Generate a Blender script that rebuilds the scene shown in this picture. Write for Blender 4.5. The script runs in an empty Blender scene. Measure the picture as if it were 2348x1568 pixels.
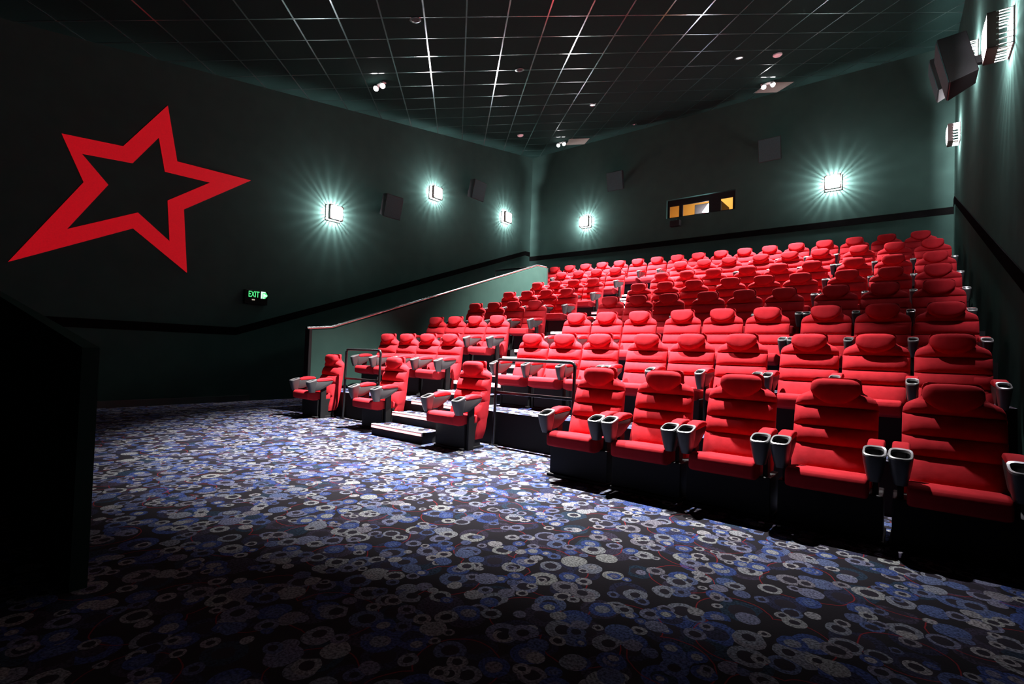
import bpy, bmesh, math, random
from mathutils import Vector, Matrix

random.seed(7)
SC = bpy.context.scene
COL = SC.collection

# ------------------------------------------------------------------ camera
F_PX, W_PX, H_PX = 1147.08, 2348, 1568
YAW, PITCH, ROLL = (math.radians(a) for a in (38.4786, 1.421, 1.8893))
CAM_H = 1.24
_f = Vector((-math.sin(YAW), math.cos(YAW), 0)); _r = Vector((math.cos(YAW), math.sin(YAW), 0)); _u = Vector((0, 0, 1))
CW = _f * math.cos(PITCH) + _u * math.sin(PITCH)
_u2 = _u * math.cos(PITCH) - _f * math.sin(PITCH)
CR = _r * math.cos(ROLL) + _u2 * math.sin(ROLL)
CU = _u2 * math.cos(ROLL) - _r * math.sin(ROLL)
CAM = Vector((0, 0, CAM_H))
cd = bpy.data.cameras.new('camera')
cd.sensor_fit = 'HORIZONTAL'; cd.sensor_width = 36.0; cd.lens = 36.0 * F_PX / W_PX
cd.clip_start = 0.05; cd.clip_end = 100
co = bpy.data.objects.new('camera', cd); COL.objects.link(co)
m = Matrix((CR, CU, -CW)).transposed().to_4x4(); m.translation = CAM
co.matrix_world = m
SC.camera = co

def pix(p):                                   # world point -> photo pixel
    d = Vector(p) - CAM; w = d.dot(CW)
    if w <= 0.05: return None
    return (W_PX / 2 + F_PX * d.dot(CR) / w, H_PX / 2 - F_PX * d.dot(CU) / w)

# ------------------------------------------------------------------ world, exposure
wd = bpy.data.worlds.new('world'); SC.world = wd; wd.use_nodes = True
wd.node_tree.nodes['Background'].inputs['Color'].default_value = (0, 0, 0, 1)
wd.node_tree.nodes['Background'].inputs['Strength'].default_value = 0
SC.view_settings.view_transform = 'Standard'
SC.view_settings.look = 'None'
SC.view_settings.gamma = 1.0
SC.view_settings.use_curve_mapping = False
SC.view_settings.exposure = 2.0
SC.cycles.use_denoising = True
SC.cycles.max_bounces = 6
SC.cycles.sample_clamp_indirect = 4.0

DOWN_W = 6600.0        # each lit ceiling downlight
SCONCE_W = 125.0        # lamp inside each wall sconce
FLOOD_W = 0.6

# room dimensions (metres; rows run along X, the rake climbs along +Y)
XL, XR, YB, YF = -11.66, 0.79, 15.6, -6.0
def zc(y): return 8.95 - 0.172 * (15.54 - y)          # sloping ceiling
TILE = 0.755

# ------------------------------------------------------------------ materials
def new_mat(name):
    mt = bpy.data.materials.new(name); mt.use_nodes = True
    nt = mt.node_tree; b = nt.nodes['Principled BSDF']
    return mt, nt, b
def mat(name, col, rough=0.6, metal=0.0, noise=0.0, nscale=20.0, bump=0.0, sheen=0.0, spec=0.5):
    mt, nt, b = new_mat(name)
    b.inputs['Base Color'].default_value = (*col, 1); b.inputs['Roughness'].default_value = rough
    b.inputs['Metallic'].default_value = metal; b.inputs['Specular IOR Level'].default_value = spec
    if sheen:
        b.inputs['Sheen Weight'].default_value = sheen; b.inputs['Sheen Roughness'].default_value = 0.5
        b.inputs['Sheen Tint'].default_value = (*col, 1)
    if noise or bump:
        tc = nt.nodes.new('ShaderNodeTexCoord'); n = nt.nodes.new('ShaderNodeTexNoise')
        n.inputs['Scale'].default_value = nscale; n.inputs['Detail'].default_value = 3
        nt.links.new(tc.outputs['Object'], n.inputs['Vector'])
        if noise:
            r = nt.nodes.new('ShaderNodeMapRange')
            r.inputs['From Min'].default_value = 0.25; r.inputs['From Max'].default_value = 0.75
            r.inputs['To Min'].default_value = 1 - noise; r.inputs['To Max'].default_value = 1 + noise
            nt.links.new(n.outputs['Fac'], r.inputs['Value'])
            mx = nt.nodes.new('ShaderNodeMix'); mx.data_type = 'RGBA'; mx.blend_type = 'MULTIPLY'
            mx.inputs['Factor'].default_value = 1; mx.inputs['A'].default_value = (*col, 1)
            nt.links.new(r.outputs['Result'], mx.inputs['B'])
            nt.links.new(mx.outputs['Result'], b.inputs['Base Color'])
        if bump:
            bp = nt.nodes.new('ShaderNodeBump'); bp.inputs['Strength'].default_value = bump; bp.inputs['Distance'].default_value = 0.01
            nt.links.new(n.outputs['Fac'], bp.inputs['Height']); nt.links.new(bp.outputs['Normal'], b.inputs['Normal'])
    return mt
def glow(name, col, strength, base=(0.02, 0.02, 0.02)):
    mt, nt, b = new_mat(name)
    b.inputs['Base Color'].default_value = (*base, 1)
    b.inputs['Emission Color'].default_value = (*col, 1); b.inputs['Emission Strength'].default_value = strength
    return mt

M = {}
M['fabric'] = mat('red_fabric', (0.40, 0.020, 0.028), 0.9, noise=0.12, nscale=14, bump=0.15, sheen=0.04, spec=0.05)
M['black'] = mat('black_plastic', (0.006, 0.006, 0.0065), 0.6, spec=0.25)
M['armgrey'] = mat('charcoal_plastic', (0.032, 0.032, 0.034), 0.5, spec=0.4)
M['cupbody'] = mat('grey_cup_plastic', (0.06, 0.062, 0.065), 0.4, metal=0.3)
M['silver'] = mat('silver_plastic', (0.36, 0.37, 0.38), 0.3, metal=0.7)
M['well'] = mat('cup_black', (0.01, 0.01, 0.011), 0.35)
M['wall'] = mat('dark_green_wall', (0.027, 0.056, 0.047), 1.0, noise=0.08, nscale=3, bump=0.05, spec=0.0)
M['band'] = mat('black_wall_band', (0.004, 0.004, 0.004), 1.0, spec=0.0)
M['skirt'] = mat('dark_skirting', (0.02, 0.03, 0.027), 0.4)
M['tile'] = mat('charcoal_ceiling_tile', (0.007, 0.020, 0.017), 1.0, noise=0.1, nscale=40, spec=0.05)
M['bar'] = mat('grid_metal', (0.92, 0.93, 0.95), 0.19, metal=1.0)
M['slab'] = mat('ceiling_void', (0.004, 0.004, 0.004), 0.9, spec=0.02)
M['riser'] = mat('black_riser', (0.010, 0.010, 0.011), 0.75, spec=0.2)
M['rail'] = mat('black_rail_paint', (0.012, 0.012, 0.013), 0.25)
M['steel'] = mat('brushed_steel', (0.55, 0.56, 0.56), 0.25, metal=1.0)
M['nosing'] = mat('white_nosing', (0.75, 0.70, 0.70), 0.4)
M['led'] = glow('red_step_light', (1, 0.30, 0.30), 1.0)
M['spk'] = mat('speaker_cabinet', (0.004, 0.004, 0.0045), 0.6)
M['grille'] = mat('speaker_grille', (0.035, 0.085, 0.085), 0.8, noise=0.25, nscale=90, spec=0.2)
M['sconce'] = mat('sconce_housing', (0.045, 0.016, 0.013), 0.5)
M['slat'] = mat('sconce_slat', (0.30, 0.29, 0.28), 0.5)
M['lens'] = glow('sconce_lens', (1.0, 0.97, 1.0), 14.0, (0.8, 0.8, 0.8))
M['star'] = None
M['green_led'] = glow('exit_green', (0.10, 1.0, 0.30), 0.24)
M['white_led'] = glow('exit_white', (0.75, 1.0, 0.85), 0.28)
M['exitbox'] = mat('exit_box', (0.005, 0.008, 0.007), 0.7, spec=0.1)
M['white'] = mat('white_plastic', (0.7, 0.68, 0.68), 0.5)
M['booth'] = mat('booth_wall', (0.75, 0.48, 0.16), 0.9)
M['glass'] = None
M['proj'] = mat('projector_body', (0.06, 0.045, 0.04), 0.6)
M['hot'] = glow('projector_light', (0.85, 0.9, 1.0), 2.5)
M['hotred'] = glow('projector_red', (1.0, 0.03, 0.10), 0.8)
M['flood'] = glow('flood_lens', (1, 1, 1), 8.0)
M['dl'] = glow('downlight_lens', (1.0, 0.92, 0.95), 0.35)

mt, nt, b = new_mat('port_glass')
tr = nt.nodes.new('ShaderNodeBsdfTransparent'); gs = nt.nodes.new('ShaderNodeBsdfGlossy'); gs.inputs['Roughness'].default_value = 0.05
mxs = nt.nodes.new('ShaderNodeMixShader'); mxs.inputs[0].default_value = 0.06
nt.links.new(tr.outputs[0], mxs.inputs[1]); nt.links.new(gs.outputs[0], mxs.inputs[2])
nt.links.new(mxs.outputs[0], nt.nodes['Material Output'].inputs['Surface']); M['glass'] = mt

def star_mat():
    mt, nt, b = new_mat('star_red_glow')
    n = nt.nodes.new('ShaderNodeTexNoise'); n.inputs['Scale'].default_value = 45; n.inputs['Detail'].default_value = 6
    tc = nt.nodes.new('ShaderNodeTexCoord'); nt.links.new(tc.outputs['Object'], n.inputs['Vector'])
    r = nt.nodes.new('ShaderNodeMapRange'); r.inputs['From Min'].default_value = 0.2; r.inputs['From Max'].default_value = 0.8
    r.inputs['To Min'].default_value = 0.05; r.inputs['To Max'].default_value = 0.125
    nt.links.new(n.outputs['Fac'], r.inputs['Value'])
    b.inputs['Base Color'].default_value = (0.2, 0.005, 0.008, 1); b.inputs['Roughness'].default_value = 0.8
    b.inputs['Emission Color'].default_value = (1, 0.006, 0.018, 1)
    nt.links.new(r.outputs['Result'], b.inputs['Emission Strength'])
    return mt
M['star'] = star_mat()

def carpet_mat():
    mt, nt, b = new_mat('ring_pattern_carpet')
    N, L = nt.nodes, nt.links
    geo = N.new('ShaderNodeNewGeometry')
    def math_(op, a, b2=None, c=None):
        n = N.new('ShaderNodeMath'); n.operation = op
        for i, v in enumerate((a, b2, c)):
            if v is None: continue
            if isinstance(v, (int, float)): n.inputs[i].default_value = v
            else: L.new(v, n.inputs[i])
        return n.outputs[0]
    def mixc(f, a, c):
        n = N.new('ShaderNodeMix'); n.data_type = 'RGBA'
        for s, v in (('Factor', f), ('A', a), ('B', c)):
            if isinstance(v, (int, float)): n.inputs[s].default_value = v
            elif isinstance(v, tuple): n.inputs[s].default_value = (*v, 1)
            else: L.new(v, n.inputs[s])
        return n.outputs['Result']
    # gently warped floor coordinates
    wn = N.new('ShaderNodeTexNoise'); wn.inputs['Scale'].default_value = 9; wn.inputs['Detail'].default_value = 2
    L.new(geo.outputs['Position'], wn.inputs['Vector'])
    sub = N.new('ShaderNodeVectorMath'); sub.operation = 'SUBTRACT'; sub.inputs[1].default_value = (0.5, 0.5, 0.5)
    L.new(wn.outputs['Color'], sub.inputs[0])
    scl = N.new('ShaderNodeVectorMath'); scl.operation = 'SCALE'; scl.inputs['Scale'].default_value = 0.025
    L.new(sub.outputs[0], scl.inputs[0])
    pos = N.new('ShaderNodeVectorMath'); pos.operation = 'ADD'
    L.new(geo.outputs['Position'], pos.inputs[0]); L.new(scl.outputs[0], pos.inputs[1])
    mot = N.new('ShaderNodeTexNoise'); mot.inputs['Scale'].default_value = 85; mot.inputs['Detail'].default_value = 4
    L.new(geo.outputs['Position'], mot.inputs['Vector'])
    mott = N.new('ShaderNodeMapRange'); mott.inputs['From Min'].default_value = 0.36; mott.inputs['From Max'].default_value = 0.62
    mott.inputs['To Min'].default_value = 0.19; mott.inputs['To Max'].default_value = 0.74
    L.new(mot.outputs['Fac'], mott.inputs['Value'])
    col = (0.010, 0.009, 0.012)
    def layer(col, scale, off, rmin, rmax, p_show, palette):
        mp = N.new('ShaderNodeMapping'); mp.inputs['Location'].default_value = (off, off * 1.7, 0)
        L.new(pos.outputs[0], mp.inputs['Vector'])
        v = N.new('ShaderNodeTexVoronoi'); v.voronoi_dimensions = '2D'; v.feature = 'F1'
        v.inputs['Scale'].default_value = scale; v.inputs['Randomness'].default_value = 0.72
        L.new(mp.outputs[0], v.inputs['Vector'])
        sp = N.new('ShaderNodeSeparateColor'); L.new(v.outputs['Color'], sp.inputs[0])
        r1, r2, r3 = sp.outputs
        R = math_('MULTIPLY_ADD', r1, rmax - rmin, rmin)
        q = math_('DIVIDE', v.outputs['Distance'], R)                # 0 centre .. 1 rim
        disc = math_('LESS_THAN', q, 1.0)
        show = math_('LESS_THAN', r3, p_show)
        # the hole of a ring, off-centre for crescents
        hole = math_('MULTIPLY', math_('GREATER_THAN', r2, 0.42), math_('MULTIPLY_ADD', r3, 0.35, 0.42))
        inside = math_('LESS_THAN', q, hole)
        # palette from a second random
        rnd = math_('FRACT', math_('MULTIPLY', r1, 7.31))
        cr = N.new('ShaderNodeValToRGB'); cr.color_ramp.interpolation = 'CONSTANT'
        els = cr.color_ramp.elements
        while len(els) < len(palette): els.new(0.5)
        for e, (p, c) in zip(els, palette): e.position = p; e.color = (*c, 1)
        L.new(rnd, cr.inputs[0])
        # rings keep a halo of deeper blue outside the bright core on some discs
        two = math_('MULTIPLY', math_('LESS_THAN', r2, 0.20), math_('GREATER_THAN', q, 0.55))
        body = mixc(two, cr.outputs[0], (0.045, 0.075, 0.24))
        mm = N.new('ShaderNodeMix'); mm.data_type = 'RGBA'; mm.blend_type = 'MULTIPLY'; mm.inputs['Factor'].default_value = 1
        L.new(body, mm.inputs['A']); L.new(mott.outputs['Result'], mm.inputs['B'])
        core = mixc(inside, mm.outputs['Result'], (0.014, 0.012, 0.018))
        return mixc(math_('MULTIPLY', disc, show), col, core)
    dim = [(0.0, (0.030, 0.032, 0.07)), (0.35, (0.045, 0.038, 0.065)), (0.7, (0.022, 0.04, 0.07))]
    pal = [(0.0, (0.20, 0.215, 0.27)), (0.2, (0.10, 0.13, 0.25)), (0.36, (0.27, 0.28, 0.30)), (0.52, (0.16, 0.17, 0.27)),
           (0.68, (0.19, 0.18, 0.22)), (0.84, (0.075, 0.11, 0.26)), (0.93, (0.30, 0.31, 0.31))]
    pal2 = [(0.0, (0.26, 0.26, 0.29)), (0.3, (0.09, 0.11, 0.22)), (0.5, (0.32, 0.31, 0.33)), (0.75, (0.17, 0.17, 0.25))]
    col = layer(col, 4.3, 3.1, 0.36, 0.50, 0.8, dim)
    # thin red threads: outlines of big circles
    vr = N.new('ShaderNodeTexVoronoi'); vr.voronoi_dimensions = '2D'; vr.inputs['Scale'].default_value = 2.4
    L.new(pos.outputs[0], vr.inputs['Vector'])
    thread = math_('LESS_THAN', math_('ABSOLUTE', math_('SUBTRACT', vr.outputs['Distance'], 0.42)), 0.007)
    thread = math_('MULTIPLY', thread, 0.8)
    col = mixc(thread, col, (0.16, 0.012, 0.016))
    col = layer(col, 5.6, 11.7, 0.28, 0.46, 0.8, pal)
    col = layer(col, 8.4, 27.3, 0.22, 0.42, 0.55, pal2)
    col = layer(col, 6.3, 51.9, 0.24, 0.46, 0.42, pal)
    L.new(col, b.inputs['Base Color'])
    b.inputs['Roughness'].default_value = 0.95; b.inputs['Specular IOR Level'].default_value = 0.08
    bp = N.new('ShaderNodeBump'); bp.inputs['Strength'].default_value = 0.3; bp.inputs['Distance'].default_value = 0.005
    L.new(mot.outputs['Fac'], bp.inputs['Height']); L.new(bp.outputs['Normal'], b.inputs['Normal'])
    return mt
M['carpet'] = carpet_mat()

# ------------------------------------------------------------------ mesh helpers
class MB:
    def __init__(s): s.v, s.f, s.mi = [], [], []
    def add(s, vs, fs, mi=0):
        o = len(s.v); s.v += [tuple(p) for p in vs]
        for f in fs: s.f.append([i + o for i in f]); s.mi.append(mi)
        return s
    def box(s, x0, x1, y0, y1, z0, z1, mi=0, top=None):
        vs = [(x0,y0,z0),(x1,y0,z0),(x1,y1,z0),(x0,y1,z0),(x0,y0,z1),(x1,y0,z1),(x1,y1,z1),(x0,y1,z1)]
        fs = [(3,2,1,0),(4,5,6,7),(0,1,5,4),(1,2,6,5),(2,3,7,6),(3,0,4,7)]
        o = len(s.v); s.v += vs
        for k, f in enumerate(fs):
            s.f.append([i + o for i in f]); s.mi.append(top if (top is not None and k == 1) else mi)
        return s
    def prism(s, poly, axis, a, c, mi=0):
        """poly: 2-D points; axis 'x': (y,z) swept x=a..c ; 'y': (x,z) ; 'z': (x,y)"""
        def p3(p, t):
            return {'x': (t, p[0], p[1]), 'y': (p[0], t, p[1]), 'z': (p[0], p[1], t)}[axis]
        n = len(poly)
        vs = [p3(p, a) for p in poly] + [p3(p, c) for p in poly]
        fs = [list(range(n - 1, -1, -1)), list(range(n, 2 * n))] + [(i, (i + 1) % n, n + (i + 1) % n, n + i) for i in range(n)]
        return s.add(vs, fs, mi)
    def tube(s, pts, r, n=10, mi=0, cap=True):
        pts = [Vector(p) for p in pts]; rings = []
        for i, p in enumerate(pts):
            d = (pts[min(i + 1, len(pts) - 1)] - pts[max(i - 1, 0)]).normalized()
            a = Vector((0, 0, 1)) if abs(d.z) < 0.9 else Vector((1, 0, 0))
            e1 = d.cross(a).normalized(); e2 = d.cross(e1)
            rings.append([p + (e1 * math.cos(t) + e2 * math.sin(t)) * r for t in [2 * math.pi * k / n for k in range(n)]])
        return s.loft(rings, mi, cap)
    def loft(s, rings, mi=0, cap=True):
        n = len(rings[0]); vs = [p for r in rings for p in r]; fs = []
        for i in range(len(rings) - 1):
            for k in range(n):
                fs.append((i*n + k, i*n + (k+1) % n, (i+1)*n + (k+1) % n, (i+1)*n + k))
        if cap: fs += [list(range(n - 1, -1, -1)), [(len(rings)-1)*n + k for k in range(n)]]
        return s.add(vs, fs, mi)
    def mesh(s, name, mats, smooth=False, bevel=0.0, seg=2):
        me = bpy.data.meshes.new(name); me.from_pydata(s.v, [], s.f)
        for mm in (mats if isinstance(mats, (list, tuple)) else [mats]): me.materials.append(mm)
        for p, k in zip(me.polygons, s.mi): p.material_index = k
        bm = bmesh.new(); bm.from_mesh(me)
        bmesh.ops.recalc_face_normals(bm, faces=bm.faces)
        if bevel:
            ed = [e for e in bm.edges if len(e.link_faces) == 2 and e.calc_face_angle(0) > 0.5]
            bmesh.ops.bevel(bm, geom=ed, offset=bevel, segments=seg, affect='EDGES', profile=0.5, clamp_overlap=True)
        bm.to_mesh(me); bm.free()
        if smooth:
            for p in me.polygons: p.use_smooth = True
            try: me.set_sharp_from_angle(angle=math.radians(42))
            except Exception: pass
        return me

def obj(name, me, parent=None, loc=None, rot=None):
    o = bpy.data.objects.new(name, me); COL.objects.link(o)
    if parent is not None: o.parent = parent
    if loc is not None: o.location = loc
    if rot is not None: o.rotation_euler = rot
    return o
def tag(o, label, cat, group=None):
    o['label'] = label; o['category'] = cat
    if group: o['group'] = group
    return o
def struct(name, me, label=None, parent=None):
    o = obj(name, me, parent)
    if parent is None:
        o['kind'] = 'structure'
        if label: o['label'] = label; o['category'] = name.split('_')[0]
    return o
def lamp(name, kind, loc, parent=None, **kw):
    ld = bpy.data.lights.new(name, kind)
    for k, v in kw.items(): setattr(ld, k, v)
    o = bpy.data.objects.new(name, ld); COL.objects.link(o); o.location = loc
    if parent is not None: o.parent = parent
    return o
def copy_tree(o, parent=None):
    c = o.copy(); COL.objects.link(c); c.parent = parent
    for ch in [x for x in o.children]: copy_tree(ch, c)
    return c

# ------------------------------------------------------------------ room shell
HEAD_Y = [4.851, 6.476, 7.772, 9.076, 10.337, 11.604, 12.849, 14.102]
HEAD_Z = [1.135, 1.584, 2.026, 2.465, 2.891, 3.318, 3.795, 4.244]
CHAIR_H = 1.135
TIER_Z = [z - CHAIR_H for z in HEAD_Z]
NOSE = [None] + [y - 1.21 for y in HEAD_Y[1:]]
HALF_X = -9.0                                              # stair-side half wall

struct('floor', MB().box(XL, XR, YF, YB, -0.2, 0.0).mesh('floor', M['carpet']), 'carpet of pale and blue rings on black')
def wall_x(name, x0, x1, label):
    poly = [(YF, 0), (YB, 0), (YB, zc(YB) + .3), (YF, zc(YF) + .3)]
    return struct(name, MB().prism(poly, 'x', x0, x1).mesh(name, M['wall']), label)
wl = wall_x('wall_left', XL - .2, XL, 'dark green wall carrying the red star')
wr = wall_x('wall_right', XR, XR + .2, 'dark green wall beside the seat ends')
struct('wall_front', MB().box(XL - .2, XR + .2, YF - .2, YF, 0, 7).mesh('wall_front', M['wall']), 'dark wall facing the seat rows')
# back wall with the projection recess
RX0, RX1, RZ0, RZ1 = -6.2, -4.1, 5.78, 6.38
bw = MB()
bw.box(XL - .2, RX0, YB, YB + .3, 0, 9.4); bw.box(RX1, XR + .2, YB, YB + .3, 0, 9.4)
bw.box(RX0, RX1, YB, YB + .3, 0, RZ0); bw.box(RX0, RX1, YB, YB + .3, RZ1, 9.4)
wb = struct('wall_back', bw.mesh('wall_back', M['wall']), 'dark green rear wall behind the top row')

# dark band and skirting along the walls
BW = 0.085
def band_poly(path, w):
    return [(y, z + w) for y, z in path] + [(y, z - w) for y, z in reversed(path)]
lp = [(YF, 1.55), (4.85, 1.55), (7.66, 2.51), (15.3, 5.16), (YB, 5.16)]
def band_x(name, x0, x1, path, w, material, label):
    mb = MB()
    for a, c in zip(path[:-1], path[1:]):
        mb.prism([(a[0], a[1]-w), (c[0], c[1]-w), (c[0], c[1]+w), (a[0], a[1]+w)], 'x', x0, x1)
    return struct(name, mb.mesh(name, material), label)
band_x('trim_1', XL, XL + .012, lp, BW, M['band'], 'black band climbing the star wall')
band_x('trim_2', XR - .012, XR, lp, BW, M['band'], 'black band climbing the wall beside the seat ends')
struct('trim_3', MB().box(XL, XR, YB - .012, YB, 4.90, 5.07).mesh('trim_3', M['band']), 'level black band across the rear wall')
struct('baseboard_left', MB().box(XL, XL + .02, YF, 5.2, 0, .13).mesh('baseboard_left', M['skirt']), 'dark skirting at the foot of the star wall')
struct('baseboard_right', MB().box(XR - .02, XR, YF, 5.2, 0, .13).mesh('baseboard_right', M['skirt']), 'dark skirting at the foot of the wall beside the seats')

# seating tiers
words = ['first', 'second', 'third', 'fourth', 'fifth', 'sixth', 'seventh', 'eighth', 'ninth', 'tenth', 'eleventh', 'twelfth',
         'thirteenth', 'fourteenth', 'fifteenth', 'sixteenth', 'seventeenth']
for r in range(1, 8):
    y0 = NOSE[r]; y1 = NOSE[r + 1] if r < 7 else YB
    x0 = HALF_X if r < 7 else XL
    t = struct('floor_tier', MB().box(x0, XR, y0, y1, 0, TIER_Z[r], 0, 1).mesh('floor_tier', [M['riser'], M['carpet']]))
    t['label'] = 'carpeted seating tier with black riser, %s above the carpet' % words[r - 1]; t['category'] = 'tier'

# aisle steps
AX0, AX1 = -6.18, -5.07
st = bpy.data.objects.new('aisle_stairs', None); COL.objects.link(st); st.location = (AX0, NOSE[1] - .75, 0)
tag(st, 'carpeted aisle stairs with glowing white step edges between the two seat blocks', 'stairs')
ox, oy = st.location.x, st.location.y
W_ = AX1 - AX0
nose_me = MB().box(0, W_, -.012, .055, -.045, .012).mesh('nosing', M['nosing'], bevel=.006)
led_me = MB().box(.015, W_ - .015, -.020, -.012, -.040, -.014).mesh('step_light', M['led'])
for r in range(1, 8):
    zb = TIER_Z[r - 1]; dh = (TIER_Z[r] - zb) / 3
    for k in (1, 2, 3):
        y = NOSE[r] - (3 - k) * .37 - oy
        zt = zb + dh * k
        if k < 3:
            s = obj('step', MB().box(0, W_, y, NOSE[r] - oy + .002, zb, zt, 0, 1).mesh('step', [M['riser'], M['carpet']]), st)
        else:
            s = obj('step', MB().box(0, W_, y, y + .2, zt - .02, zt + .004, 0, 1).mesh('step', [M['riser'], M['carpet']]), st)
        n = obj('nosing', nose_me, s, (0, y, zt)); l = obj('step_light', led_me, s, (0, y, zt))

# half wall with handrail beside the narrow block
hp = [(5.12, 0), (5.12, 1.58), (5.6, 1.63), (12.52, 3.98), (13.0, 4.0), (13.0, 0)]
hw = struct('wall_stair', MB().prism(hp, 'x', HALF_X - .12, HALF_X).mesh('wall_stair', M['wall']), 'sloping green half wall beside the narrow seat block')
obj('end_post', MB().box(HALF_X - .14, HALF_X + .02, 5.07, 5.13, 0, 1.60).mesh('end_post', M['black'], bevel=.008), hw)
obj('handrail', MB().tube([(HALF_X - .06, 5.06, 1.61), (HALF_X - .06, 5.58, 1.66), (HALF_X - .06, 12.52, 4.02), (HALF_X - .06, 13.02, 4.035)], .032, 10).mesh('handrail', M['steel'], True), hw)
obj('end_cap', MB().box(HALF_X - .13, HALF_X + .01, 12.99, 13.03, 2.7, 4.01).mesh('end_cap', M['skirt']), hw)

# black landing rail near the rear corner
lr = bpy.data.objects.new('landing_rail', None); COL.objects.link(lr); lr.location = (-10.9, 13.3, TIER_Z[7])
tag(lr, 'low black rail on the top landing near the rear corner', 'rail')
obj('top_bar', MB().tube([(-.5, 0, 1.05), (1.2, 0, 1.05)], .03).mesh('top_bar', M['rail'], True), lr)
obj('mid_bar', MB().tube([(-.5, 0, .85), (1.2, 0, .85)], .022).mesh('mid_bar', M['rail'], True), lr)
for x in (-.5, 1.2): obj('post', MB().tube([(x, 0, 0), (x, 0, 1.05)], .025).mesh('post', M['rail'], True), lr)

# foreground ramp wall by the carpet
fw = [(-3.22, 0), (-3.22, 1.205), (-6.8, 1.68), (XL, 2.32), (XL, 0)]
struct('wall_ramp', MB().prism(fw, 'y', .62, .69).mesh('wall_ramp', M['wall']), 'low dark wall with sloping top at the edge of the carpet')

# ------------------------------------------------------------------ ceiling: slab, tiles, grid bars
CE = struct('ceiling', MB().prism([(YF, zc(YF) + .012), (YB, zc(YB) + .012), (YB, zc(YB) + .3), (YF, zc(YF) + .3)], 'x', XL, XR).mesh('ceiling', M['slab']),
            'sloping dark tiled ceiling with a diagonal metal grid')
S2 = math.sqrt(2)
def clip(poly, x0, x1, y0, y1):
    for ax, lim, sg in ((0, x0, 1), (0, x1, -1), (1, y0, 1), (1, y1, -1)):
        out = []
        for i, p in enumerate(poly):
            q = poly[(i + 1) % len(poly)]
            a, c = sg * (p[ax] - lim), sg * (q[ax] - lim)
            if a >= 0: out.append(p)
            if (a >= 0) != (c >= 0):
                t = a / (a - c); out.append(tuple(p[k] + t * (q[k] - p[k]) for k in (0, 1)))
        poly = out
        if len(poly) < 3: return []
    return poly
def uv(u, v): return ((u - v) / S2, (u + v) / S2)
g = .006
tile_cache = {}
rest = MB(); tile_n = 0
cells = []
for i in range(-22, 26):
    for j in range(-14, 30):
        sq = [uv((i + a) * TILE + sa * g, (j + c) * TILE + sc * g) for a, c, sa, sc in ((0,0,1,1), (1,0,-1,1), (1,1,-1,-1), (0,1,1,-1))]
        pl = clip(sq, XL, XR, YF, YB)
        if not pl: continue
        cx = sum(p[0] for p in pl) / len(pl); cy = sum(p[1] for p in pl) / len(pl)
        area = abs(sum(pl[k][0] * pl[(k+1) % len(pl)][1] - pl[(k+1) % len(pl)][0] * pl[k][1] for k in range(len(pl)))) / 2
        if area < .004: continue
        vis = False
        for p in pl + [(cx, cy)]:
            q = pix((p[0], p[1], zc(p[1])))
            if q and -20 < q[0] < W_PX + 20 and -20 < q[1] < H_PX: vis = True
        cells.append((area > .55, cx, cy, pl, vis, area))
def tile_mesh(pl, cx, cy, mb=None, ox=0, oy=0):
    mb = mb or MB(); n = len(pl)
    t0 = zc(cy)
    vs = [(p[0]-cx+ox, p[1]-cy+oy, zc(p[1]) - t0 + (t0 if mb is rest else 0)) for p in pl]
    vs += [(p[0]-cx+ox, p[1]-cy+oy, zc(p[1]) - t0 + (t0 if mb is rest else 0) + .011) for p in pl]
    fs = [list(range(n)), list(range(2*n - 1, n - 1, -1))] + [(k, (k+1) % n, n + (k+1) % n, n + k) for k in range(n)]
    mb.add(vs, fs); return mb
vis_cells = sorted([c for c in cells if c[4] and c[5] > .05], key=lambda c: (Vector((c[1], c[2], zc(c[2]))) - CAM).length)[:295]
vset = set(id(c) for c in vis_cells)
full_me = None
for c in cells:
    full, cx, cy, pl, vis, area = c
    if id(c) in vset:
        if full:
            if full_me is None: full_me = tile_mesh(pl, cx, cy).mesh('ceiling_tile', M['tile'])
            me = full_me
        else: me = tile_mesh(pl, cx, cy).mesh('ceiling_tile', M['tile'])
        obj('ceiling_tile', me, CE, (cx, cy, zc(cy)))
    else:
        tile_mesh(pl, cx, cy, rest, cx, cy)
ro = obj('ceiling_tile_field', rest.mesh('ceiling_tile_field', M['tile']), CE); ro['kind'] = 'stuff'
hwid = .014
for fam in (0, 1):
    for n in range(-22, 30):
        c = n * TILE
        L_ = 40
        if fam == 0: quad = [uv(c - hwid, -L_), uv(c + hwid, -L_), uv(c + hwid, L_), uv(c - hwid, L_)]
        else: quad = [uv(-L_, c - hwid), uv(L_, c - hwid), uv(L_, c + hwid), uv(-L_, c + hwid)]
        pl = clip(quad, XL, XR, YF, YB)
        if len(pl) < 3: continue
        drop = .004 if fam == 0 else .0045
        k = len(pl)
        vs = [(p[0], p[1], zc(p[1]) - drop) for p in pl] + [(p[0], p[1], zc(p[1]) + .008) for p in pl]
        fs = [list(range(k)), list(range(2*k - 1, k - 1, -1))] + [(a, (a+1) % k, k + (a+1) % k, k + a) for a in range(k)]
        obj('grid_bar', MB().add(vs, fs).mesh('grid_bar', M['bar']), CE)
CEIL_TILT = math.atan(0.172)

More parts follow.
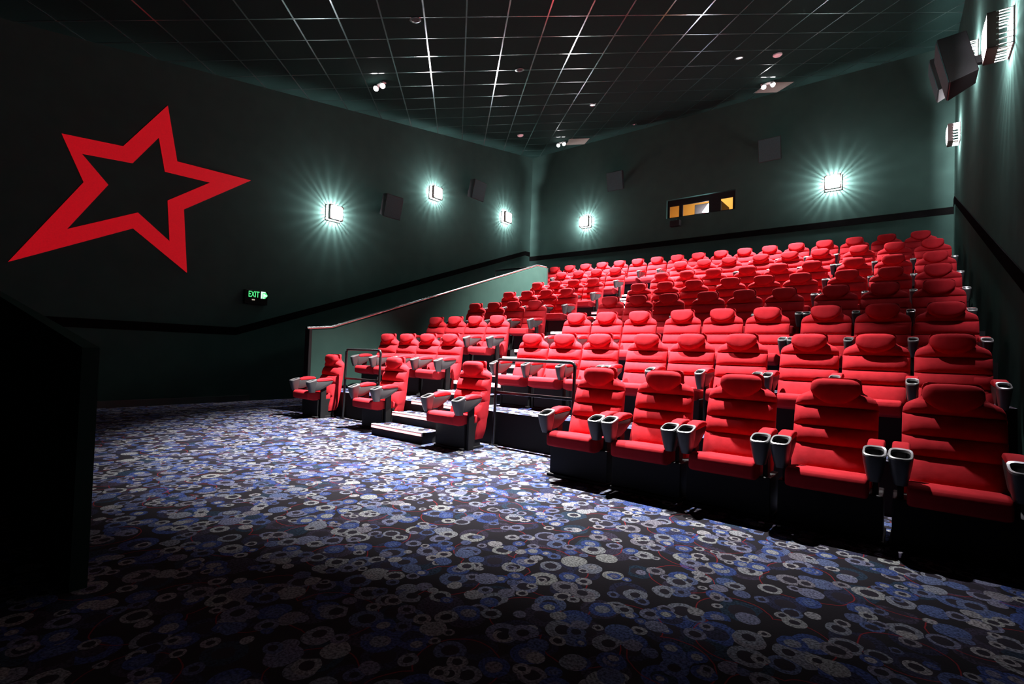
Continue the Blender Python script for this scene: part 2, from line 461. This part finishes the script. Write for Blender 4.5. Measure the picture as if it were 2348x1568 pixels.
# ------------------------------------------------------------------ cinema seats
def backrest_mesh():
    hw_pts = [(.12, .262), (.20, .275), (.26, .282), (.60, .285), (.90, .285), (.945, .278), (.975, .262), (.995, .232), (1.012, .198), (1.027, .180), (1.05, .174), (1.10, .172), (1.125, .162), (1.135, .140)]
    def interp(tab, z):
        for (a, c), (d, e) in zip(tab[:-1], tab[1:]):
            if z <= d: return c + (e - c) * (z - a) / (d - a)
        return tab[-1][1]
    front = [(.12, -.05), (.20, -.04), (.37, .0), (1.0, .20), (1.135, .225)]
    thick = [(.12, .20), (.20, .22), (.45, .20), (.75, .135), (.95, .095), (1.03, .07), (1.135, .04)]
    grooves = [.37, .605, .745, .90, 1.06]
    zs = [.12, .135, .16, .20, .23, .28, .33, .36]
    for a, c in zip(grooves[:-1], grooves[1:]):
        for t in (0, .06, .16, .32, .5, .68, .84, .94): zs.append(a + (c - a) * t)
    zs += [.945, .975, .995, 1.012, 1.027, 1.05, 1.08, 1.10, 1.125, 1.135]
    zs = sorted(set(round(z, 4) for z in zs))
    fx = [-1, -.985, -.94, -.82, -.55, -.2, .2, .55, .82, .94, .985, 1]
    rings = []
    for z in zs:
        w = interp(hw_pts, z); y0 = interp(front, z); th = interp(thick, z)
        bl = 0.0
        for a, c in zip(grooves[:-1], grooves[1:]):
            if a <= z <= c:
                t = (z - a) / (c - a); bl = max(0, math.sin(math.pi * t)) ** .45
        if z > 1.0: bl *= .4
        ring = []
        for x in fx:
            edge = max(0.0, 1 - abs(x) ** 9)
            ring.append((x * w, y0 + .02 - .045 * bl * (.3 + .7 * edge) + .03 * (1 - edge), z))
        for x in (1, .93, .6, 0, -.6, -.93, -1):
            ring.append((x * w * .985, y0 + th - (.03 if abs(x) == 1 else 0) + .02 * (1 - x * x), z))
        rings.append(ring)
    return MB().loft(rings).mesh('backrest', M['fabric'], True)
def headrest_mesh():
    rings = []; n = 20; K = 12
    for i in range(K + 1):
        ph = -math.pi / 2 + math.pi * i / K
        sz = math.copysign(abs(math.sin(ph)) ** .55, math.sin(ph)); cz = abs(math.cos(ph)) ** .5
        ring = []
        for k in range(n):
            t = 2 * math.pi * k / n
            sx = math.copysign(abs(math.cos(t)) ** .45, math.cos(t)) * cz
            sy = math.copysign(abs(math.sin(t)) ** .7, math.sin(t)) * cz
            z = sz * .095
            if sz < 0: z *= (1.15 - .55 * sx * sx)
            w = .172 * (1 - .16 * max(0, -sz) ** 1.5)
            ring.append((sx * w, .172 + sy * .062 + z * .06, 1.035 + z))
        rings.append(ring)
    return MB().loft(rings).mesh('headrest', M['fabric'], True)
def cushion_mesh(w):
    poly = [(-.42, .345), (-.425, .44), (-.40, .475), (-.30, .480), (.08, .425), (.10, .32), (-.30, .315)]
    return MB().prism(poly, 'x', -w, w).mesh('seat_cushion', M['fabric'], True, bevel=.03, seg=3)
def base_mesh(w=.25):
    mb = MB(); mb.box(-w, w, -.22, .10, .02, .335); mb.box(-w - .012, w + .012, -.26, .16, 0, .03)
    return mb.mesh('base', M['black'], bevel=.008)
def side_mesh(x):                                     # slim metal standard under the arm
    poly = [(-.19, 0), (-.19, .50), (-.13, .56), (-.09, .56), (-.09, 0)]
    return MB().prism(poly, 'x', x - .018, x + .018).mesh('arm_standard', M['black'], bevel=.006)
def arm_mesh():
    poly = [(-.32, .645), (.015, .666), (.02, .645), (-.01, .605), (-.12, .545), (-.22, .50), (-.32, .49)]
    return MB().prism(poly, 'x', -.046, .046).mesh('armrest', M['armgrey'], True, bevel=.012)
def pad_mesh():
    poly = [(-.285, .640), (-.28, .675), (-.20, .703), (-.10, .712), (-.02, .705), (.02, .690), (.02, .66)]
    return MB().prism(poly, 'x', -.05, .05).mesh('arm_pad', M['fabric'], True, bevel=.018, seg=3)
def squircle(cx, cy, hx, hy, n=20, e=.6):
    out = []
    for k in range(n):
        t = 2 * math.pi * (k + .5) / n
        out.append((cx + math.copysign(abs(math.cos(t)) ** e, math.cos(t)) * hx, cy + math.copysign(abs(math.sin(t)) ** e, math.sin(t)) * hy))
    return out
def cup_mesh(k=1.0):
    def ring(cy, hx, hy, z, slope=0.0):
        return [(x * k, y, z + slope * (y - cy)) for x, y in squircle(0, cy, hx, hy)]
    cy = -.375
    rings = [ring(cy + .02, .036, .050, .46), ring(cy + .01, .050, .066, .52), ring(cy, .063, .080, .60), ring(cy, .068, .086, .655, .28),
             ring(cy, .066, .084, .668, .30), ring(cy - .012, .054, .064, .668, .30), ring(cy - .012, .051, .060, .653, .30)]
    return MB().loft(rings[:4], 0, False).loft(rings[3:], 1, False).mesh('cup_holder', [M['cupbody'], M['silver']], True)
def well_mesh(k=1.0):
    cy = -.387
    def ring(hx, hy, z, slope=0.0): return [(x * k, y, z + slope * (y - cy)) for x, y in squircle(0, cy, hx, hy)]
    mb = MB().loft([ring(.0515, .0605, .653, .30), ring(.047, .056, .60), ring(.038, .050, .545)], 0, False)
    n = 20; mb.f.append([2 * n + k for k in range(n)]); mb.mi.append(0)
    return mb.mesh('cup_well', M['well'], True)
ME = dict(back=backrest_mesh(), head=headrest_mesh(), cush=cushion_mesh(.228), base=base_mesh(), base_wide=base_mesh(.33), arm=arm_mesh(), pad=pad_mesh(), cup=cup_mesh(),
          well=well_mesh(), std=side_mesh(0), cup_slim=cup_mesh(.74), well_slim=well_mesh(.74), cush_wide=cushion_mesh(.25))
def arm_at(root, x, front):
    a = obj('armrest', ME['arm'], root, (x, 0, 0))
    obj('arm_pad', ME['pad'], a); obj('cup_holder', ME['cup' if front else 'cup_slim'], a); obj('cup_well', ME['well' if front else 'well_slim'], a)
    obj('arm_standard', ME['std'], a)
def make_seat(arms, key=''):
    front = key.endswith('front')
    root = bpy.data.objects.new('cinema_seat', None); COL.objects.link(root); root.empty_display_size = .2
    obj('backrest', ME['back'], root); obj('headrest', ME['head'], root); obj('seat_cushion', ME['cush_wide' if front else 'cush'], root); obj('base', ME['base_wide' if key == 'front' else 'base'], root)
    for x in arms: arm_at(root, x, front)
    return root
HEAD_OFF = .25
protos = {}
def place_seat(key, arms, x, yhead, z, label, group, rz=0.0):
    if key in protos: s = copy_tree(protos[key])
    else: s = protos[key] = make_seat(arms, key)
    s.location = (x, yhead - HEAD_OFF, z); s.rotation_euler = (0, 0, rz)
    tag(s, label, 'seat', group)
    return s
FR = 'cinema seats standing on the carpet'
front_right = ['red cinema seat on the carpet row, next to the green side wall'] + \
              ['red cinema seat on the carpet row, %s from the green side wall' % words[k] for k in range(1, 4)] + \
              ['red cinema seat on the carpet row, beside the wide black guard rail']
for k in range(5):
    place_seat('front', (-.285, .285), .247 - k * .7107, HEAD_Y[0], 0, front_right[k], FR)
place_seat('lone_front', (-.285, .285), -4.66, 5.10, 0, 'lone red cinema seat between the lowest aisle steps and the wide guard rail', FR)
place_seat('lone_front', (-.285, .285), -6.60, 5.30, 0, 'lone red cinema seat between the aisle steps and the narrow guard rail', FR)
place_seat('lone_front', (-.285, .285), -8.43, 5.30, 0, 'lone red cinema seat by the foot of the sloping half wall', FR)
P_, G_, A_ = .6, .103, 1.85
X0 = [None, .324, .332, .310, .340, .345, .339]
for r in range(1, 7):
    rw = words[r - 1]
    for k in range(9):
        x = X0[r] - k * P_ - (k // 3) * G_
        first = (k % 3 == 2)                                   # the group's far end carries both arms
        n = 9 - k
        lab = 'red cinema seat, %s raised row, wide block, %s from the aisle steps' % (rw, words[n - 1])
        if n == 1: lab = 'red cinema seat, %s raised row, wide block, right beside the aisle steps' % rw
        place_seat('both' if first else 'one', (-.30, .30) if first else (.30,), x, HEAD_Y[r], TIER_Z[r], lab, 'wide block of seats, %s raised row' % rw)
    for k in range(4):
        x = X0[r] - 8 * P_ - 2 * G_ - A_ - k * P_
        lab = 'red cinema seat, %s raised row, narrow block, %s from the aisle steps' % (rw, words[k])
        if k == 0: lab = 'red cinema seat, %s raised row, narrow block, right beside the aisle steps' % rw
        place_seat('both' if k == 3 else 'one', (-.30, .30) if k == 3 else (.30,), x, HEAD_Y[r], TIER_Z[r], lab, 'narrow block of seats, %s raised row' % rw)
for k in range(17):
    lab = 'red cinema seat, unbroken topmost row, %s from the wall beside the seat ends' % words[k]
    if k == 0: lab = 'red cinema seat, unbroken topmost row, next to the wall beside the seat ends'
    place_seat('both' if k == 16 else 'one', (-.30, .30) if k == 16 else (.30,), .169 - k * P_, HEAD_Y[7], TIER_Z[7], lab, 'topmost row of seats')

# ------------------------------------------------------------------ guard rails in front of the first raised row
def guard_rail(x0, x1, y, ztop, zmid, label):
    root = bpy.data.objects.new('guard_rail', None); COL.objects.link(root); root.location = ((x0 + x1) / 2, y, 0)
    h = (x1 - x0) / 2; c = .06
    pts = [(-h - .03, 0, 0), (-h, 0, ztop - c)] + [(-h + c - c * math.cos(t), 0, ztop - c + c * math.sin(t)) for t in (.4, .8, 1.2)] + [(-h + c, 0, ztop)]
    pts += [(h - c, 0, ztop)] + [(h - c + c * math.sin(t), 0, ztop - c + c * math.cos(t)) for t in (.4, .8, 1.2)] + [(h, 0, ztop - c), (h - .03, 0, 0)]
    obj('frame', MB().tube(pts, .021, 10).mesh('frame', M['rail'], True), root)
    obj('mid_bar', MB().box(-h, h, -.02, .02, zmid - .018, zmid + .018).mesh('mid_bar', M['rail'], bevel=.006), root)
    for s in (-1, 1): obj('foot_plate', MB().box(s * h - .06, s * h + .06, -.05, .05, 0, .012).mesh('foot_plate', M['rail']), root)
    return tag(root, label, 'rail', 'guard rails before the first raised row')
guard_rail(-4.40, -3.17, 5.23, 1.165, .72, 'wide black tubular guard rail beside five carpet-row seats')
guard_rail(-7.97, -6.97, 5.23, 1.235, .715, 'narrow black tubular guard rail between two lone seats')

# ------------------------------------------------------------------ red star on the left wall: a glowing panel stands in for projected light
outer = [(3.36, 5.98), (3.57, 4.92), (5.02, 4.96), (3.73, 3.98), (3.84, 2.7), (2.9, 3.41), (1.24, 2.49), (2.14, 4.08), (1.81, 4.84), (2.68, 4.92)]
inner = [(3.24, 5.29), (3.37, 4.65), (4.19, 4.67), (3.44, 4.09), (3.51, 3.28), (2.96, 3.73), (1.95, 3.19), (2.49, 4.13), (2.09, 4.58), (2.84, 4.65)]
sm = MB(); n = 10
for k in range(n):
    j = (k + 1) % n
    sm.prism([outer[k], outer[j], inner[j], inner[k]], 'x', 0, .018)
so = obj('projected_star_glow', sm.mesh('projected_star_glow', M['star']), None, (XL, 0, 0))
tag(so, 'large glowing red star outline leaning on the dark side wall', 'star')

# ------------------------------------------------------------------ wall sconces
def sconce_meshes():
    H_ = .185
    d = {}
    d['backplate'] = MB().box(-H_, H_, -H_, H_, 0, .014).mesh('backplate', M['slat'])
    fr = MB()
    for a, c, e, f in ((-H_, H_, H_ - .012, H_), (-H_, H_, -H_, -H_ + .012), (-H_, -H_ + .012, -H_, H_), (H_ - .012, H_, -H_, H_)):
        fr.box(a, c, e, f, .135, .205)
    d['frame'] = fr.mesh('frame', M['sconce'])
    pl = MB().box(-H_ + .012, H_ - .012, -H_ + .012, H_ - .012, .135, .145)
    d['divider'] = pl.mesh('divider', M['sconce'])
    d['side_light_block'] = MB().box(-.003, .003, -H_, H_, .114, .136).mesh('side_light_block', M['sconce'])  # added strip that keeps sideways lamp light off the seats
    # gently domed lens
    rings = []
    for i in range(7):
        t = i / 6; rr = (H_ - .014) * math.cos(t * math.pi / 2 * .98)
        e = .35 + .4 * t
        rings.append([(x, y, .196 + .03 * math.sin(t * math.pi / 2)) for x, y in squircle(0, 0, rr, rr, 24, e)])
    d['lens'] = MB().loft(rings).mesh('lens', M['lens'], True)
    d['slat'] = MB().box(-.005, .005, -.004, .004, .012, .136).mesh('slat', M['slat'])
    return d, H_
SM, SH = sconce_meshes()
GROUP_SC = 'square wall lamps with slatted sides'
def sconce(loc, rz, label):
    """local +Z points away from the wall, local Y is up"""
    root = bpy.data.objects.new('wall_sconce', None); COL.objects.link(root)
    root.location = loc; root.rotation_euler = (math.pi / 2, 0, rz)
    for k in ('backplate', 'frame', 'divider', 'lens'): obj(k, SM[k], root)
    for s in (-1, 1): obj('side_light_block', SM['side_light_block'], root, (s * (SH - .003), 0, 0))
    obj('bottom_light_block', SM['side_light_block'], root, (0, -SH + .003, 0), (0, 0, math.pi / 2))  # same strip added below, blocks lamp light falling on nearby seats
    for i in range(7):
        p = -SH + .008 + i * (2 * SH - .016) / 6
        for s in (-1, 1):
            obj('slat', SM['slat'], root, (s * (SH - .004), p, 0))
            if 0 < i < 6: obj('slat', SM['slat'], root, (p, s * (SH - .004), 0))
    lamp('sconce_lamp', 'POINT', (0, 0, .098), root, energy=SCONCE_W, shadow_soft_size=.03, color=(1.0, .93, 1.0))
    return tag(root, label, 'sconce', GROUP_SC)
R90 = math.pi / 2
for y, z, lab in ((7.07, 4.70, 'glowing square wall lamp above the sloping half wall, nearest the star'),
                  (10.51, 6.16, 'glowing square wall lamp between the two speakers on the star wall'),
                  (13.99, 6.22, 'glowing square wall lamp on the star wall beside the rear corner')):
    sconce((XL, y, z), R90, lab)
for x, lab in ((-9.15, 'glowing square wall lamp on the rear wall near the half wall corner'),
               (-1.63, 'glowing square wall lamp on the rear wall above the topmost seats, past the projection windows')):
    sconce((x, YB, 6.07), 0, lab)
for y, z, lab in ((7.07, 4.70, 'large slatted wall lamp beside the seat ends, in front of the wall speakers'),
                  (10.51, 6.16, 'slatted wall lamp half hidden behind the side wall speakers'),
                  (13.99, 6.22, 'slatted wall lamp beside the seat ends, close to the rear wall')):
    sconce((XR, y, z), -R90, lab)

# ------------------------------------------------------------------ speakers
def speaker(loc, rz, tilt, label):
    """front faces local -Y"""
    root = bpy.data.objects.new('wall_speaker', None); COL.objects.link(root); root.location = loc; root.rotation_euler = (0, 0, rz)
    w, h, d = .29, .31, .30
    cab = MB()
    cab.loft([[(-w, -d/2, -h), (w, -d/2, -h), (w, -d/2, h), (-w, -d/2, h)], [(-w * .7, d/2, -h * .8), (w * .7, d/2, -h * .8), (w * .7, d/2, h), (-w * .7, d/2, h)]])
    c = obj('cabinet', cab.mesh('cabinet', M['spk'], bevel=.01), root, (0, 0, 0), (tilt, 0, 0))
    obj('grille', MB().box(-w + .015, w - .015, -d/2 - .014, -d/2, -h + .015, h - .015).mesh('grille', M['grille'], bevel=.005), c)
    obj('bracket', MB().box(-.04, .04, .08, .34, -.05, .05).mesh('bracket', M['black']), root)
    return tag(root, label, 'speaker', 'surround speakers on brackets')
t_ = .22
speaker((XL + .34, 8.62, 5.22), R90, t_, 'boxy dark wall speaker between the two lower lamps of the star wall')
speaker((XL + .34, 12.06, 6.64), R90, t_, 'boxy dark wall speaker on the star wall, closer to the rear corner')
speaker((-7.83, YB - .34, 7.22), 0, t_, 'square dark speaker high on the rear wall, near the half wall corner')
speaker((-3.10, YB - .34, 7.20), 0, t_, 'square dark speaker high on the rear wall, past the projection windows')
speaker((XR - .34, 8.62, 5.22), -R90, t_, 'dark wall speaker hung just behind the large slatted lamp')
speaker((XR - .34, 12.06, 6.64), -R90, t_, 'dark wall speaker beside the seat ends, closer to the rear wall')

# ------------------------------------------------------------------ exit sign
ex = bpy.data.objects.new('exit_sign', None); COL.objects.link(ex); ex.location = (XL, 5.23, 2.34)
tag(ex, 'small lit green and white EXIT sign with an arrow on the star wall', 'sign')
obj('housing', MB().box(0, .10, -.26, .24, -.16, .155).mesh('housing', M['exitbox'], bevel=.006), ex)
obj('face', MB().box(.10, .106, -.22, .235, -.035, .145).mesh('face', M['exitbox']), ex)
tc = bpy.data.curves.new('lettering', 'FONT'); tc.body = 'EXIT'; tc.size = .19; tc.extrude = .002; tc.offset = .0012; tc.align_x = 'CENTER'; tc.align_y = 'CENTER'
tc.materials.append(M['green_led'])
tmp = bpy.data.objects.new('tmp_text', tc); COL.objects.link(tmp)
dg = bpy.context.evaluated_depsgraph_get()
tme = bpy.data.meshes.new_from_object(tmp.evaluated_get(dg)); tme.name = 'lettering'
bpy.data.objects.remove(tmp, do_unlink=True)
to = obj('lettering', tme, ex, (.109, -.075, .055), (R90, 0, R90)); to.scale = (.62, 1, 1)
ar = MB()
ar.prism([(.085, -.02), (.175, -.02), (.235, .055), (.185, .135), (.085, .135)], 'x', .106, .109)
obj('arrow_panel', ar.mesh('arrow_panel', M['green_led']), ex)
pg = MB()
pg.prism([(.08, -.02), (.115, -.02), (.115, .11), (.18, .115), (.18, .138), (.08, .138)], 'x', .109, .112)       # door frame
pg.prism([(.135, -.02), (.155, -.02), (.16, .03), (.21, .03), (.225, .055), (.175, .08), (.145, .10), (.13, .08), (.138, .03)], 'x', .109, .112)
obj('pictogram', pg.mesh('pictogram', M['white_led']), ex)
obj('status_lamp', MB().box(.10, .108, -.11, -.05, -.075, -.05).mesh('status_lamp', glow('exit_status', (1, .85, .65), .12)), ex)

# ------------------------------------------------------------------ projection booth
bt = MB()
bx0, bx1, by0, by1, bz0, bz1 = -7.0, -3.3, YB + .3, YB + 2.4, 5.0, 7.4
bt.box(bx0 - .1, bx0, by0, by1, bz0, bz1); bt.box(bx1, bx1 + .1, by0, by1, bz0, bz1); bt.box(bx0, bx1, by1, by1 + .1, bz0, bz1)
bt.box(bx0, bx1, by0, by1, bz0 - .1, bz0); bt.box(bx0, bx1, by0, by1, bz1, bz1 + .1)
struct('wall_booth', bt.mesh('wall_booth', M['booth']), 'warm yellow projection booth seen through the rear windows')
lamp('booth_lamp', 'AREA', ((bx0 + bx1) / 2, by0 + 1.0, bz1 - .05), None, energy=14.0, size=1.2, color=(1.0, .78, .42))
PZ0, PZ1 = 5.83, 6.19
ports = [(-6.14, -5.83), (-5.71, -4.90), (-4.55, -4.20)]
pf = MB(); py0, py1 = YB + .12, YB + .16
edges = [RX0] + [e for p in ports for e in p] + [RX1]
for a, c in zip(edges[0::2], edges[1::2]): pf.box(a, c, py0, py1, RZ0, RZ1)
for a, c in ports: pf.box(a, c, py0, py1, RZ0, PZ0); pf.box(a, c, py0, py1, PZ1, RZ1)
w1 = struct('window_1', pf.mesh('window_1', M['black']), 'three projection windows in a dark recess of the rear wall')
for a, c in ports: obj('pane', MB().box(a, c, py0 + .015, py0 + .021, PZ0, PZ1).mesh('pane', M['glass']), w1)
pj = bpy.data.objects.new('projector', None); COL.objects.link(pj); pj.location = (-5.05, YB + .75, 5.0)
tag(pj, 'dark projector with a dazzling lens behind the middle projection window', 'projector')
obj('body', MB().box(-.42, .42, -.25, .6, .55, 1.25).mesh('body', M['proj'], bevel=.02), pj)
obj('stand', MB().box(-.3, .3, -.1, .5, 0, .55).mesh('stand', M['black']), pj)
obj('lens', MB().tube([(.08, -.25, 1.0), (.08, -.38, 1.0)], .12, 20).mesh('lens', M['hot'], True), pj)
obj('lens_glare', MB().prism([(-.16, .96), (.34, .84), (.34, 1.22), (.02, 1.20)], 'y', -.30, -.25).mesh('lens_glare', M['hot']), pj)  # glowing plate shaped as the glare around the projector lens
obj('red_display', MB().box(-.12, .02, -.27, -.25, .93, .985).mesh('red_display', M['hotred']), pj)
lamp('projector_lamp', 'POINT', (-5.05, YB + .19, 5.9), None, energy=14.0, shadow_soft_size=.05, color=(.75, .85, 1.0))
# black infra-red emitter box below the windows
ib = bpy.data.objects.new('emitter_box', None); COL.objects.link(ib); ib.location = (-5.83, YB, 5.54)
tag(ib, 'small black box on a bracket below the projection windows', 'box')
obj('case', MB().box(-.16, .16, -.26, -.08, -.09, .09).mesh('case', M['black'], bevel=.01), ib)
obj('bracket', MB().box(-.02, .02, -.10, 0, -.02, .16).mesh('bracket', M['steel']), ib)

# ------------------------------------------------------------------ ceiling fittings
def ceil_root(name, x, y, label, cat, group=None):
    o = bpy.data.objects.new(name, None); COL.objects.link(o); o.location = (x, y, zc(y) - .004); o.rotation_euler = (CEIL_TILT, 0, 0)
    return tag(o, label, cat, group)
def ring_pts(r, z, n=24): return [(r * math.cos(2 * math.pi * k / n), r * math.sin(2 * math.pi * k / n), z) for k in range(n)]
trim_me = MB().loft([ring_pts(.105, 0), ring_pts(.105, -.012), ring_pts(.078, -.016), ring_pts(.070, -.004), ring_pts(.070, 0)], 0, False).mesh('trim_ring', M['steel'], True)
lens_me = MB().loft([ring_pts(.070, -.003), ring_pts(.04, -.006), ring_pts(.01, -.007)]).mesh('lens', M['dl'], True)
off_me = MB().loft([ring_pts(.070, -.003), ring_pts(.04, -.006), ring_pts(.01, -.007)]).mesh('lens', M['black'], True)
def downlight(x, y, lit, label, power=1.0, spread=66, blend=.75, aim=(0, 0)):
    o = ceil_root('downlight', x, y, label, 'downlight', 'recessed ceiling downlights')
    obj('trim_ring', trim_me, o); obj('lens', lens_me if lit else off_me, o)
    if lit:
        l = lamp('downlight_lamp', 'SPOT', (x, y, zc(y) - .06), None, energy=DOWN_W * power, shadow_soft_size=.07, color=(1.0, .97, .96))
        l.data.spot_size = math.radians(spread); l.data.spot_blend = blend
        l.rotation_euler = (math.radians(aim[1]), math.radians(aim[0]), 0)
    return o
downlight(-7.1, 5.80, False, 'dark downlight over the narrow guard rail')
downlight(-7.1, 8.88, False, 'dark downlight over the third raised row')
downlight(-7.1, 12.25, True, 'lit downlight over the narrow block of the fifth raised row', .85, 76, .75)
downlight(-7.05, 14.84, False, 'dark downlight close to the rear wall')
downlight(-5.5, 5.80, True, 'lit downlight over the lowest aisle steps', 1.0, 72, 1.0)
downlight(-2.8, 5.80, True, 'lit downlight above the carpet-row seats', .42, 62, .9)
downlight(-3.2, 12.25, True, 'added lit downlight over the wide block of the fifth raised row', .55, 74, .8)  # added lamp, no fitting seen here; lights the rear rows of the wide block
def detector(x, y, label):
    o = ceil_root('smoke_detector', x, y, label, 'detector', 'smoke detectors')
    obj('cover', MB().loft([ring_pts(.10, 0), ring_pts(.10, -.025), ring_pts(.07, -.05), ring_pts(.03, -.055)]).mesh('cover', M['white'], True), o)
    return o
detector(-2.49, 12.77, 'round white smoke detector over the wide block')
detector(-10.11, 12.80, 'round white smoke detector over the stair side of the room')
head_me = MB().loft([ring_pts(.05, 0, 16), ring_pts(.065, -.08, 16), ring_pts(.06, -.085, 16)]).mesh('lamp_head', M['white'], True)
face_me = MB().loft([ring_pts(.058, -.086, 16), ring_pts(.03, -.094, 16), ring_pts(.005, -.096, 16)]).mesh('lamp_face', M['flood'], True)
def flood(x, y, label):
    o = ceil_root('twin_flood', x, y, label, 'spotlight', 'twin emergency floodlights')
    obj('ceiling_plate', MB().box(-.16, .16, -.05, .05, -.03, 0).mesh('ceiling_plate', M['white'], bevel=.006), o)
    for s in (-1, 1):
        h = obj('lamp_head', head_me, o, (s * .10, -.02, -.05), (math.radians(-50), 0, math.radians(35 + s * 15)))
        obj('lamp_face', face_me, h)
    lamp('flood_lamp', 'POINT', (x + .05, y - .15, zc(y) - .25), None, energy=FLOOD_W, shadow_soft_size=.06)
    return o
flood(-9.79, 7.03, 'twin bright floodlight on the ceiling near the star wall')
flood(-3.07, 14.56, 'twin bright floodlight on the ceiling above the wide block by the rear wall')
flood(-9.72, 14.65, 'twin bright floodlight on the ceiling in the rear corner')
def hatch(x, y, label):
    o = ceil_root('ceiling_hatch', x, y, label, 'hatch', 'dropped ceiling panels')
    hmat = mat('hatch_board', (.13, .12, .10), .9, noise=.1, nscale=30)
    q = TILE / 2 - .02
    pts = [uv(-q, -q), uv(q, -q), uv(q, q), uv(-q, q)]
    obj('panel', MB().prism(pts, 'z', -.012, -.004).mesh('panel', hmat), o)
    a, c = Vector((*uv(-q, q), -.02)), Vector((*uv(-q, -q), -.02))
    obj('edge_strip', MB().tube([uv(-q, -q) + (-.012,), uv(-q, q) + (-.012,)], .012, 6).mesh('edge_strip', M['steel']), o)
    return o
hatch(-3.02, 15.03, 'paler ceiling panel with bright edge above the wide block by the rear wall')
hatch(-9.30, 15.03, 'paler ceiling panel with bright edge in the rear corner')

# ------------------------------------------------------------------ litter on the carpet
def litter(name, x0, y0, x1, y1, r, label, cat):
    return tag(obj(name, MB().tube([(x0, y0, r), ((x0+x1)/2, (y0+y1)/2 + .004, r), (x1, y1, r)], r, 8).mesh(name, M['white'], True)), label, cat, 'litter on the carpet')
litter('drinking_straw', -3.12, 4.52, -2.92, 4.45, .004, 'white drinking straw lying by the guard-rail end of the carpet row', 'straw')
litter('paper_scrap', -.90, 4.27, -.86, 4.275, .006, 'tiny white paper scrap under the carpet-row seats, longer piece', 'paper')
litter('paper_scrap', -.77, 4.28, -.75, 4.285, .006, 'tiny white paper scrap under the carpet-row seats, short piece', 'paper')
